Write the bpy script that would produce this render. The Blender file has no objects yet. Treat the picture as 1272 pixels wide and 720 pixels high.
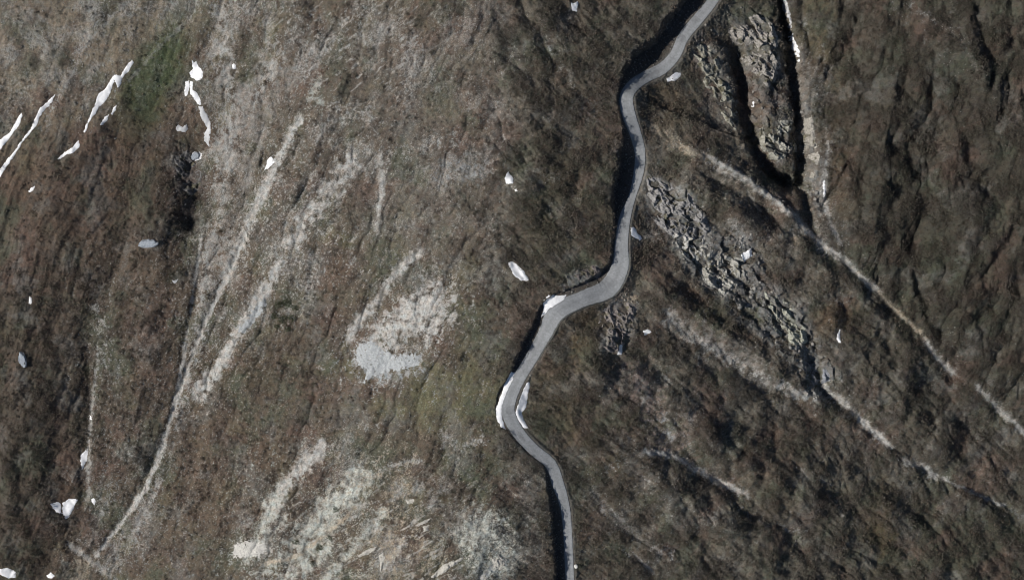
import bpy, math, time
import numpy as np
T0 = time.time()
F = np.float32
rng = np.random.default_rng(11)
sc = bpy.context.scene
COL = sc.collection

# ------------------------------------------------------------------ scale: the survey sheet is 1272 x 720 cells of 0.3 m
S, CU, CV, CAMH = 0.3, 636.0, 360.0, 742.0

# ------------------------------------------------------------------ noise
_ang = rng.random(256) * 2 * np.pi
_gx, _gy = np.cos(_ang).astype(F), np.sin(_ang).astype(F)
_rnd = rng.random(256).astype(F)

def _hash(ix, iy, seed):
    h = ix.astype(np.uint32) * np.uint32(374761393) + iy.astype(np.uint32) * np.uint32(668265263) + np.uint32((seed * 974634777) & 0xffffffff)
    h = (h ^ (h >> np.uint32(13))) * np.uint32(1274126177)
    return ((h ^ (h >> np.uint32(16))) & np.uint32(255)).astype(np.int32)

def perlin(x, y, seed=0):
    x = np.asarray(x, F); y = np.asarray(y, F)
    fx, fy = np.floor(x), np.floor(y)
    ix, iy = fx.astype(np.int32), fy.astype(np.int32)
    dx, dy = x - fx, y - fy
    ux = dx * dx * dx * (dx * (dx * 6 - 15) + 10)
    uy = dy * dy * dy * (dy * (dy * 6 - 15) + 10)
    def g(ox, oy):
        h = _hash(ix + ox, iy + oy, seed)
        return _gx[h] * (dx - ox) + _gy[h] * (dy - oy)
    a = g(0, 0); b = g(1, 0); a = a + ux * (b - a)
    c = g(0, 1); d = g(1, 1); c = c + ux * (d - c)
    return (a + uy * (c - a)) * F(1.45)

def fbm(x, y, octaves=3, seed=0, gain=0.5):
    t, amp, f, n = 0, 1.0, 1.0, 0.0
    for k in range(octaves):
        t = t + amp * perlin(x * f, y * f, seed + k * 17)
        n += amp; amp *= gain; f *= 2.03
    return t / n * 1.3

def ridged(x, y, octaves=3, seed=0):
    t, amp, f, n = 0, 1.0, 1.0, 0.0
    for k in range(octaves):
        t = t + amp * (1 - np.abs(perlin(x * f, y * f, seed + k * 13)) * 1.6)
        n += amp; amp *= 0.5; f *= 2.1
    return t / n

def facets(x, y, seed=0, tilt=0.9):
    """tilted plates, one per cell: broken rock"""
    x = np.asarray(x, F); y = np.asarray(y, F)
    ix, iy = np.floor(x).astype(np.int32), np.floor(y).astype(np.int32)
    best = np.full(x.shape, 9, F); out = np.zeros(x.shape, F)
    for oy in (-1, 0, 1):
        for ox in (-1, 0, 1):
            h = _hash(ix + ox, iy + oy, seed); h2 = _hash(ix + ox, iy + oy, seed + 5); h3 = _hash(ix + ox, iy + oy, seed + 9)
            cx, cy = ix + ox + _rnd[h], iy + oy + _rnd[h2]
            d = (x - cx) ** 2 + (y - cy) ** 2
            v = _rnd[h3] + tilt * (_gx[h3] * (x - cx) + _gy[h3] * (y - cy))
            m = d < best
            best = np.where(m, d, best); out = np.where(m, v, out)
    return out

def sstep(a, b, x):
    t = np.clip((x - a) / (b - a), 0, 1)
    return t * t * (3 - 2 * t)

def softplus(x, k):
    return k * np.logaddexp(0, x / k)

# ------------------------------------------------------------------ polylines
def seg_dist(px, py, pts):
    """distance, signed side (+ = right-hand side going along), arc parameter, for every point"""
    best = np.full(px.shape, 1e9, F); sgn = np.zeros(px.shape, F); par = np.zeros(px.shape, F)
    for i in range(len(pts) - 1):
        ax, ay = pts[i][0], pts[i][1]; bx, by = pts[i + 1][0], pts[i + 1][1]
        vx, vy = bx - ax, by - ay; L = vx * vx + vy * vy + 1e-9
        t = np.clip(((px - ax) * vx + (py - ay) * vy) / L, 0, 1)
        ex, ey = px - ax - t * vx, py - ay - t * vy
        d = ex * ex + ey * ey
        m = d < best
        best = np.where(m, d, best); sgn = np.where(m, vx * ey - vy * ex, sgn); par = np.where(m, i + t, par)
    return np.sqrt(best), np.sign(sgn), par

def poly_sd(px, py, poly):
    """signed distance to a closed outline, + inside"""
    pts = list(poly) + [poly[0]]
    d, _, _ = seg_dist(px, py, pts)
    ins = np.zeros(px.shape, bool)
    for i in range(len(poly)):
        (x1, y1), (x2, y2) = pts[i], pts[i + 1]
        if y1 == y2: continue
        c = ((y1 > py) != (y2 > py)) & (px < (x2 - x1) * (py - y1) / (y2 - y1) + x1)
        ins ^= c
    return np.where(ins, d, -d)

def catmull(P, n):
    P = np.array(P, float); Q = []
    E = np.vstack([2 * P[0] - P[1], P, 2 * P[-1] - P[-2]])
    for i in range(1, len(E) - 2):
        for k in range(n):
            t = k / n
            Q.append(0.5 * ((2 * E[i]) + (-E[i - 1] + E[i + 1]) * t + (2 * E[i - 1] - 5 * E[i] + 4 * E[i + 1] - E[i + 2]) * t * t + (-E[i - 1] + 3 * E[i] - 3 * E[i + 1] + E[i + 2]) * t ** 3))
    Q.append(E[-2]); return np.array(Q)

# ------------------------------------------------------------------ large relief (sheet cells of 0.3 m; z in metres)
STREAM = [(965, -700), (985, 0), (1000, 200), (1042, 305), (1180, 458), (1290, 550), (1700, 900), (2600, 1700)]
GULLY = [(330, -700), (262, 0), (250, 180), (246, 300), (222, 470), (110, 700), (40, 900), (-300, 1800)]

def h0(X, Y):
    u = (X / S + CU).astype(F); v = (CV - Y / S).astype(F)
    z = -0.24 * (v - 360)
    d = u - (600 + 25 * np.sin(v / 170.0))
    z = z - 0.30 * softplus(-d, 28) - 0.30 * softplus(d, 32)
    xs = np.interp(v, [p[1] for p in STREAM], [p[0] for p in STREAM])
    z = z + 0.46 * softplus(u - xs, 12)
    xg = np.interp(v, [p[1] for p in GULLY], [p[0] for p in GULLY])
    z = z + 0.34 * softplus(xg - u, 14)
    z = z + 0.06 * softplus(78 - u + 0.12 * (v - 600), 14) * sstep(380, 560, v)
    return z * S

def at0(u, v, hf, extra=0.0):
    u = np.asarray(u, F); v = np.asarray(v, F)
    z = np.zeros(u.shape, F)
    for _ in range(6):
        X = (u - CU) * S * (CAMH - z) / CAMH; Y = (CV - v) * S * (CAMH - z) / CAMH
        z = hf(X, Y) + extra
    return X, Y, z

# ------------------------------------------------------------------ road: centre, width (cells), how deep it is cut into the flank (m)
ROADP = [(975, -160, 12, 12), (930, -90, 12, 18), (908, -40, 12, 20), (886, 0, 12, 20), (867, 24, 13, 21), (849, 46, 13, 20), (839, 68, 13, 23), (823, 85, 14, 24), (803, 95, 14, 22), (786, 107, 15, 11), (778, 122, 16, 3.0),
         (781, 142, 16, 2.0), (789, 165, 14, 9), (795, 190, 13, 20), (793, 216, 12, 20), (785, 245, 9, 19), (776, 272, 14, 6), (772, 303, 16, 4), (770, 332, 21, 5), (755, 358, 23, 9),
         (724, 371, 19, 9), (692, 387, 21, 10), (677, 414, 17, 9), (661, 443, 15, 11), (644, 471, 15, 5), (633, 496, 16, 8), (632, 514, 16, 8), (644, 537, 15, 3), (663, 558, 14, 2.0),
         (684, 576, 14, 2), (693, 600, 15, 6), (702, 630, 12, 12), (705.5, 667, 11, 13), (708, 720, 11, 12), (714, 790, 12, 11), (735, 880, 12, 8)]
Rp = catmull(ROADP, 5)
ditch_w = np.clip(Rp[:, 3], 1.5, None) * S
bank_h = (1.22 * ditch_w + 0.4) * np.interp(Rp[:, 1], [355, 372, 392, 410, 478, 492, 518, 535], [1, .4, .2, 1, 1, .4, .4, 1])
Rp[:, 3] = bank_h - 0.3 * (ditch_w + Rp[:, 2] * S / 2)
rx, ry, _ = at0(Rp[:, 0], Rp[:, 1], h0, -Rp[:, 3].astype(F))
road_z = h0(rx, ry) - Rp[:, 3]
for _ in range(6):
    road_z[1:-1] = 0.25 * road_z[:-2] + 0.5 * road_z[1:-1] + 0.25 * road_z[2:]
rx, ry, _ = at0(Rp[:, 0], Rp[:, 1], lambda X, Y: road_z.astype(F))
road_hw = Rp[:, 2] * S / 2
ROADW = list(zip(rx, ry))
ridx = np.arange(len(Rp))

# the flank below the road sits lower than the flank above it by the depth of the cutting
GX0, GY0, GR = -1700.0, -1500.0, 2.0
gx = np.arange(-1700, 1701, 10.0); gy = np.arange(-1500, 1501, 10.0)

_k = np.exp(-(np.arange(-40, 41) / 16.0) ** 2); _k /= _k.sum()
step_cut = np.convolve(np.pad(Rp[:, 3], 40, mode='edge'), _k, mode='valid')

def h1(X, Y):
    X = np.asarray(X, F); Y = np.asarray(Y, F)
    z = h0(X, Y)
    near = (np.abs(X - 40) < 170) & (np.abs(Y) < 190)
    if near.any():
        d, sg, par = seg_dist(X[near], Y[near], ROADW[::3] + [ROADW[-1]])
        cut = np.interp(par * 3, ridx, step_cut)
        side = sg            # + on the downhill, right-hand side
        s = np.where(side > 0, np.exp(-(d / 55.0) ** 2), 0)
        fade = 1 - sstep(130, 185, np.abs(Y[near]))
        z[near] = z[near] - 1.3 * np.maximum(cut, 0.3) * s * fade
    return z

# ------------------------------------------------------------------ terrain grid: fine under the picture, stretching to the far mountainside
def axis(half, step, far):
    a = list(np.arange(-half, half + 1e-6, step)); e, w = [], step
    x = half
    while x < far:
        w *= 1.09; x += w; e.append(x)
    return np.array([-q for q in e[::-1]] + a + e), len(e)
RES = 0.3
xs, nxo = axis(240.0, RES, 1500); ys, nyo = axis(147.0, RES, 1300)
GXm, GYm = np.meshgrid(xs.astype(F), ys.astype(F))
shape = GXm.shape
Xf, Yf = GXm.ravel(), GYm.ravel()
Z1 = h1(Xf, Yf)
U = CU + Xf / S * CAMH / (CAMH - Z1); V = CV - Yf / S * CAMH / (CAMH - Z1)
print('grid', shape, 't', round(time.time() - T0, 1))

def sub(mask_pts, pad):
    us = [p[0] for p in mask_pts]; vs = [p[1] for p in mask_pts]
    return np.nonzero((U > min(us) - pad) & (U < max(us) + pad) & (V > min(vs) - pad) & (V < max(vs) + pad))[0]

# shared noises
Wx, Wy = Xf + 4.0 * perlin(Xf / 34, Yf / 34, 3) + 0.6 * perlin(Xf / 4, Yf / 4, 7), Yf + 4.0 * perlin(Xf / 34, Yf / 34, 4) + 0.6 * perlin(Xf / 4, Yf / 4, 8)
n_big = fbm(Xf / 55, Yf / 55, 3, 21)
n_mid = fbm(Xf / 9, Yf / 9, 3, 31)
n_sml = fbm(Xf / 2.6, Yf / 2.6, 3, 41)
n_fine = perlin(Xf / 0.95, Yf / 0.95, 51)
n_grain = rng.standard_normal(Xf.shape).astype(F)
def streaks(du, dv, wide, long_, seed, octv=3):
    """noise drawn out along a fall line given in sheet axes"""
    L = math.hypot(du, dv); ex, ey = du / L, -dv / L
    al = Wx * ex + Wy * ey; ac = -Wx * ey + Wy * ex
    return fbm(ac / wide, al / long_, octv, seed)
stW = streaks(-0.42, 0.9, 2.6, 22, 61); stE = streaks(0.73, 0.68, 2.4, 16, 71); stF = streaks(-0.1, 1, 3, 7, 81)
def runnels(du, dv, wide, long_, seed):
    L = math.hypot(du, dv); ex, ey = du / L, -dv / L
    wx = Xf + 5 * fbm(Xf / 22, Yf / 22, 3, seed + 1); wy = Yf + 5 * fbm(Xf / 22, Yf / 22, 3, seed + 2)
    al = wx * ex + wy * ey; ac = -wx * ey + wy * ex
    a = 1 - np.abs(perlin(ac / wide, al / long_, seed)) * 2.0
    b = 1 - np.abs(perlin(ac / (wide * .42) + 3, al / (long_ * .5), seed + 3)) * 2.0
    return np.clip(a, 0, 1) ** 2 + 0.35 * np.clip(b, 0, 1) ** 2 * (0.4 + np.clip(a, 0, 1))
rnW = runnels(-0.42, 0.9, 11, 60, 301); rnE = runnels(0.73, 0.68, 15, 60, 311); rnF = runnels(-0.15, 1, 15, 34, 321)
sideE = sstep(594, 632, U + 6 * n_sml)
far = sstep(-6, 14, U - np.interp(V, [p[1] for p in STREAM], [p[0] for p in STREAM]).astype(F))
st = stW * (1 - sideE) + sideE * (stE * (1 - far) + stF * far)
print('noise', round(time.time() - T0, 1))

# ------------------------------------------------------------------ relief strokes: points, half width (cells), height (m), power
RELIEF = [
    ([(886, 8), (905, 48), (920, 90), (928, 130), (931, 165), (945, 198), (975, 222)], 10, -8, 2.5),
    ([(969, -40), (971, 0), (982, 60), (990, 110), (994, 160), (998, 222)], 8, -8.5, 2.5),
    ([(930, 210), (965, 222), (998, 235)], 10, -3, 2),
    ([(996, 225), (1000, 262), (1012, 285)], 6, -3, 3),
    ([(244, 165), (240, 205), (244, 250), (228, 292)], 20, -6.0, 2),
    ([(215, 110), (150, 260), (112, 400), (104, 560)], 28, -2.2, 1.6), ([(175, 180), (192, 330), (180, 480), (150, 600)], 30, 2.6, 1.6), ([(50, 230), (25, 400), (20, 520)], 30, 2.0, 1.6), ([(420, 120), (360, 260), (300, 420), (250, 560)], 30, 2.2, 1.4), ([(480, 500), (430, 560), (360, 620), (300, 700)], 26, 2.6, 1.4),
    ([(240, 262), (222, 296)], 12, -2.5, 2),
    ([(842, 180), (875, 196), (910, 214), (960, 247), (1005, 288)], 20, 4.2, 2), ([(830, 225), (890, 250), (950, 285), (1000, 318), (1060, 365), (1110, 420), (1160, 480)], 26, 4.0, 2),
    ([(930, 262), (980, 292)], 12, -3.0, 2), ([(870, 205), (925, 245), (965, 275)], 10, -2.0, 2),
    ([(1010, 380), (1060, 430), (1120, 500), (1200, 580)], 30, 4.0, 2), ([(700, 450), (760, 480), (850, 520), (950, 590), (1040, 660)], 28, 3.6, 2), ([(720, 545), (800, 585), (900, 650), (980, 720)], 26, 3.2, 2),
    ([(870, 405), (940, 470), (1010, 520), (1090, 590), (1180, 650)], 18, -2.6, 2), ([(780, 480), (840, 560), (930, 616)], 16, -2.0, 2),
    ([(1060, -20), (1052, 120), (1040, 230)], 20, -3.0, 2), ([(1120, 60), (1095, 190), (1080, 320)], 22, 4.0, 2), ([(1150, 20), (1210, 80), (1240, 140)], 16, 3.0, 2), ([(1160, 120), (1150, 240), (1145, 330)], 18, -3.2, 2), ([(1200, 260), (1195, 380), (1220, 470)], 24, 3.6, 2),
    ([(960, 20), (950, 100), (960, 190)], 10, 2.0, 2),
    ([(845, 225), (900, 262), (945, 300)], 16, 1.5, 2),
    ([(820, 378), (860, 410), (930, 448), (975, 484)], 10, -1.2, 2),
    ([(800, 330), (830, 375), (870, 395), (940, 440), (985, 475)], 22, 4.0, 2),
    ([(1005, 430), (1012, 470), (1040, 505)], 9, -4.0, 3),
    ([(1060, 340), (1130, 410), (1180, 460), (1270, 535)], 8, -2.2, 2),
    ([(1010, 480), (1060, 512), (1110, 556), (1160, 588), (1250, 630)], 8, -1.8, 2),
    ([(1140, 325), (1150, 370), (1165, 415)], 9, -4.5, 3),
    ([(1195, 150), (1215, 215), (1250, 262)], 10, -3.0, 2),
    ([(1060, 120), (1045, 200), (1070, 330)], 24, 3.0, 2),
    ([(82, 600), (85, 640), (84, 680)], 8, -1.0, 2),
    ([(0, 685), (40, 694), (70, 690)], 8, -1.8, 2),
    ([(104, 400), (108, 500), (104, 600), (92, 690)], 8, -1.6, 2),
    ([(40, 500), (30, 580), (34, 660)], 30, 2.4, 5),
    ([(331, 194), (323, 210)], 3, -1.8, 2),
    ([(300, 300), (262, 385), (232, 460), (196, 565), (150, 650), (118, 692)], 5, -1.1, 2),
    ([(262, 250), (236, 400), (222, 470)], 5, -1.0, 2),
    ([(175, 80), (120, 140), (80, 195)], 9, -0.9, 2),
    ([(70, 120), (30, 170), (0, 215)], 9, -0.9, 2),
    ([(200, 60), (120, 150), (60, 240)], 22, 1.6, 2),
    ([(640, 560), (668, 575), (690, 640)], 22, 1.6, 2),
    ([(790, 380), (765, 410), (750, 440)], 13, 1.8, 2),
    ([(830, 540), (880, 585), (925, 616)], 9, -1.2, 2),
]
dz = np.zeros_like(Xf)
for pts, w, hgt, pw in RELIEF:
    i = sub(pts, w * 3)
    d, _, pr = seg_dist(U[i], V[i], pts)
    rag = 4.6 if hgt < -7.5 else 2.4
    d = d + rag * n_mid[i] + 0.7 * rag * n_sml[i]
    ends = 0.35 + 0.65 * sstep(0, 0.5, pr) * sstep(0, 0.5, len(pts) - 1 - pr) if hgt > -7.5 else 1.0
    if hgt > 3 and pts[0][0] > 650: hgt, pw = hgt * 1.45, 1.35
    dz[i] += ends * (1 + 0.3 * n_mid[i]) * hgt * np.exp(-np.abs(np.clip(d, 0, None) / w) ** pw)

# crags: outline, height of the broken relief
CRAGS = [
    [(802, 216), (832, 226), (858, 240), (884, 284), (868, 304), (832, 292), (804, 268)],
    [(832, 282), (872, 280), (925, 292), (950, 322), (940, 356), (900, 372), (862, 345), (836, 312)],
    [(895, 345), (945, 345), (995, 375), (1014, 420), (1004, 455), (955, 432), (912, 392)],
    [(980, 395), (1016, 425), (1040, 468), (1034, 496), (1004, 492), (984, 450)],
    [(742, 390), (765, 372), (792, 378), (786, 410), (768, 442), (750, 440), (745, 415)],
    [(858, 30), (882, 8), (900, 40), (915, 90), (924, 160), (905, 150), (880, 100), (860, 70)],
    [(900, 8), (955, 5), (978, 80), (990, 150), (990, 190), (966, 204), (948, 190), (934, 130), (918, 70)],
    [(214, 180), (236, 182), (254, 205), (250, 262), (226, 300), (206, 290), (216, 235)],
    [(695, 352), (716, 338), (742, 326), (752, 340), (735, 354), (705, 362)],
    [(1000, 130), (1012, 170), (1022, 220), (1018, 262), (1002, 240), (998, 180)],
    [(560, 660), (590, 636), (628, 634), (646, 668), (640, 715), (600, 722), (570, 690)],
]
crag = np.zeros_like(Xf)
for poly in CRAGS:
    i = sub(poly, 20)
    sd = poly_sd(U[i], V[i], poly)
    k = {560: .16, 214: .25, 858: .55, 900: .5}.get(poly[0][0], 0.85)
    crag[i] = np.maximum(crag[i], k * sstep(-7, 6, sd + 9 * n_mid[i] + 4 * n_sml[i]))
ci = np.nonzero(crag > 0.01)[0]
fa = np.zeros_like(Xf)
fa[ci] = 0.72 * facets((Wx[ci] - Wy[ci]) / 9.0, (Wx[ci] + Wy[ci]) / 5.0, 5) + 0.28 * facets(Wx[ci] / 2.4 + 7, Wy[ci] / 1.5, 8)
dz += crag * (fa - 0.45) * 2.0

# ------------------------------------------------------------------ put the relief together
nr = np.nonzero((np.abs(Xf - 45) < 125) & (np.abs(Yf) < 165))[0]
rd = np.full(Xf.shape, 1e3, F); rs = np.zeros_like(Xf); rpar = np.zeros_like(Xf)
d, sg, par = seg_dist(Xf[nr], Yf[nr], ROADW[::2] + [ROADW[-1]])
rd[nr] = d; rs[nr] = sg; rpar[nr] = np.minimum(par * 2, len(Rp) - 1)
dw = np.interp(rpar, ridx, ditch_w).astype(F); hw = np.interp(rpar, ridx, road_hw).astype(F); zr = np.interp(rpar, ridx, road_z).astype(F)
off = rd - hw
calm = sstep(4, 38, rd)
smooth_st = 1 - 0.6 * sstep(250, 170, U) * sstep(190, 110, V)
scrubN = fbm(Xf / 1.5, Yf / 1.5, 2, 91)
H = Z1 + dz * sstep(0.5, 20, rd) + calm * (3.0 * n_big + 0.5 * n_mid) + 0.3 * n_mid + (0.28 + 0.05 * sideE + 0.25 * sstep(220, 60, U)) * st * smooth_st + 0.26 * n_sml + 0.10 * n_fine
H += sideE * (0.15 * stE + 0.5 * n_mid * calm)
rn = rnW * (1 - sideE) + sideE * (rnE * (1 - far) + rnF * far)
smooth_top = 1 - 0.75 * sstep(250, 170, U) * sstep(190, 110, V)
wide = -rnW * smooth_top * (0.9 - 0.45 * sstep(250, 190, U)) * (1 - sideE) - sideE * (1.25 * rnE * (1 - far) + 2.4 * rnF * far) + streaks(-0.42, 0.9, 9, 75, 64, 2) * 0.5 * (1 - sideE) + sideE * ((streaks(0.73, 0.68, 10, 40, 74, 2) * 0.7 + 1.6 * fbm(Xf / 17, Yf / 17, 3, 351)) * (1 - far) + streaks(-0.1, 1, 11, 22, 84, 3) * 2.4 * far)
H += wide * calm

edge = off + (0.55 * n_sml + 0.35 * n_mid + 0.25 * n_fine) * np.clip(dw / 3, 0.4, 1.4)
left = rs < 0
lo = zr - 0.12
bank = lo + 0.1 * n_sml + np.clip(edge - dw * 0.92, 0, None) * (4.5 + 1.5 * n_mid)
fill = lo - np.clip(edge - 0.9, 0, None) * 0.85
close = rd < 40
H0_ = H.copy()
Hc = np.where(left, np.minimum(H, bank), np.minimum(np.maximum(H, fill), lo + np.clip(edge - 0.6, 0, None) * 0.9))
H = np.where(close & (off < 22), Hc, H)
Hnat_over = H0_ - bank
H = np.where(off < 0.25, lo - 0.03, H).astype(F)
roadmask = sstep(0.9, 0.1, off)
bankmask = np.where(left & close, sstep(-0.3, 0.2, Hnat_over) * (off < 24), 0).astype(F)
Hg = H.reshape(shape)
print('relief', round(time.time() - T0, 1))

Hs_ = Hg.copy()
for _ in range(4):
    Hs_[1:-1, 1:-1] = (Hs_[1:-1, 1:-1] * 2 + Hs_[:-2, 1:-1] + Hs_[2:, 1:-1] + Hs_[1:-1, :-2] + Hs_[1:-1, 2:]) / 6
def terr(X, Y, Hg=Hg):
    fx = np.clip((np.asarray(X, float) + 240.0) / RES, 0, len(xs) - 2 * nxo - 1.001) + nxo
    fy = np.clip((np.asarray(Y, float) + 147.0) / RES, 0, len(ys) - 2 * nyo - 1.001) + nyo
    ix, iy = fx.astype(int), fy.astype(int); a, b = fx - ix, fy - iy
    return ((Hg[iy, ix] * (1 - a) + Hg[iy, ix + 1] * a) * (1 - b) + (Hg[iy + 1, ix] * (1 - a) + Hg[iy + 1, ix + 1] * a) * b).astype(F)
def look(arr, X, Y):
    ix = np.clip(np.round((np.asarray(X) + 240.0) / RES), 0, len(xs) - 2 * nxo - 1).astype(int) + nxo
    iy = np.clip(np.round((np.asarray(Y) + 147.0) / RES), 0, len(ys) - 2 * nyo - 1).astype(int) + nyo
    return arr.reshape(shape)[iy, ix]
def at(u, v): return at0(u, v, terr)

# ------------------------------------------------------------------ colours of the ground itself (linear albedo)
def c3(r, g, b, k=1.0):
    a = np.array([r, g, b]) / 255.0
    return (np.where(a <= 0.04045, a / 12.92, ((a + 0.055) / 1.055) ** 2.4) * k).astype(F)
col = np.zeros((len(Xf), 3), F)
def lay(c, alpha):
    global col
    col += (c - col) * alpha[:, None]
def zone(u, v, ru, rv, rot=0, soft=0.6):
    a = math.radians(rot); du, dv = U - u, V - v
    p = (du * math.cos(a) + dv * math.sin(a)) / ru; q = (-du * math.sin(a) + dv * math.cos(a)) / rv
    return np.clip(sstep(1 + soft, 1 - soft, np.sqrt(p * p + q * q) + 0.35 * n_mid + 0.2 * n_sml), 0, 1)
TAN, BROWN, RUST = c3(110, 102, 87), c3(99, 89, 77), c3(103, 86, 73)
GREY, DARK, OLIVE = c3(124, 118, 110), c3(86, 77, 68), c3(110, 107, 82)
GREEN, PALE, BLUE = c3(72, 84, 58), c3(188, 185, 178), c3(178, 181, 181)
LIME, ROCK, SAND = c3(196, 197, 186), c3(130, 129, 126), c3(178, 165, 144)
col[:] = TAN
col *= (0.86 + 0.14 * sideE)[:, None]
lay(BROWN * 0.9, sstep(-0.35, 0.35, n_mid + 0.25 * st))
lay(RUST, 0.5 * sstep(0.0, 0.5, fbm(Xf / 16, Yf / 16, 3, 101) + 0.3 * n_sml))
lay(OLIVE, 0.6 * sstep(0.05, 0.6, fbm(Xf / 12, Yf / 12, 3, 111)))
# patches of other plants, a few metres across
def pt(seed, size): return fbm(Xf / size + 0.15 * n_sml, Yf / size + 0.15 * n_sml, 4, seed, 0.6)
patch_n = [pt(201, 22), pt(211, 19), pt(221, 14), pt(231, 9)]
# east flank and far side carry dark dead scrub
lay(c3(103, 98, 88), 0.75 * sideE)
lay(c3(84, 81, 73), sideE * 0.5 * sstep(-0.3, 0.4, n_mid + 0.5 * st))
for z_, c_, a_ in [
    (zone(70, 45, 175, 90, -25), c3(142, 131, 114), .75), (zone(180, 20, 110, 60, -20), c3(132, 122, 104), .5), (zone(190, 95, 26, 62, 28), GREEN, .85), (zone(170, 130, 40, 40), GREEN, .3),
    (zone(150, 290, 140, 130), RUST * 1.05, .65), (zone(200, 330, 90, 160), BROWN * 0.8, .5), (zone(60, 480, 90, 200), DARK, .65), (zone(40, 620, 60, 110), DARK * 0.9, .6),
    (zone(110, 210, 130, 50, -30), RUST * 0.9, .4), (zone(226, 245, 36, 68, 8), c3(70, 62, 56), .75), (zone(85, 600, 18, 45, 0), RUST * 0.85, .8),
    (zone(290, 560, 110, 120), RUST, .45), (zone(350, 320, 26, 90, 25), TAN, .7), (zone(290, 470, 60, 40), c3(84, 80, 64), .5),
    (zone(555, 495, 95, 38), OLIVE * .92, .9), (zone(590, 430, 40, 60), OLIVE * 0.9, .45), (zone(580, 575, 35, 22, 20), GREEN * 1.1, .6), (zone(480, 560, 70, 30), BROWN, .4),
    (zone(430, 90, 60, 120, 20), BROWN * 0.95, .35), (zone(490, 130, 130, 130), GREY, .3), (zone(530, 250, 70, 60), GREY, .3),
    (zone(710, 200, 60, 220), c3(84, 76, 64), .5), (zone(700, 260, 50, 70), c3(78, 76, 58), .5),
    (zone(950, 60, 26, 60, -8), c3(84, 82, 64), .5), (zone(950, 140, 14, 40), OLIVE * 0.9, .6),
    (zone(1020, 60, 30, 80, -10), c3(98, 90, 66), .6), (zone(1040, 170, 28, 70), c3(106, 92, 78), .5), (zone(1045, 220, 15, 55), c3(108, 92, 72), .6),
    (zone(820, 130, 34, 30), c3(104, 90, 68), .5), (zone(930, 275, 45, 14, 36), c3(84, 62, 54), .6), (zone(880, 385, 60, 14, 32), c3(92, 68, 52), .7),
    (zone(1040, 395, 30, 20), c3(100, 76, 52), .6), (zone(720, 400, 30, 40), c3(104, 86, 62), .5), (zone(700, 480, 40, 80), c3(96, 84, 60), .45),
    (zone(735, 560, 50, 20, 20), c3(92, 92, 66), .6), (zone(770, 540, 40, 60), c3(100, 84, 72), .4),
    (zone(1190, 670, 140, 60), c3(64, 68, 52), .6), (zone(1180, 260, 130, 290), c3(66, 64, 54), .65), (zone(1095, 655, 20, 50), c3(100, 86, 58), .5), (zone(960, 600, 60, 60), c3(92, 80, 62), .3),
    (zone(740, 670, 50, 60), c3(92, 84, 70), .5),
]:
    lay(c_, a_ * z_)
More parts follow.
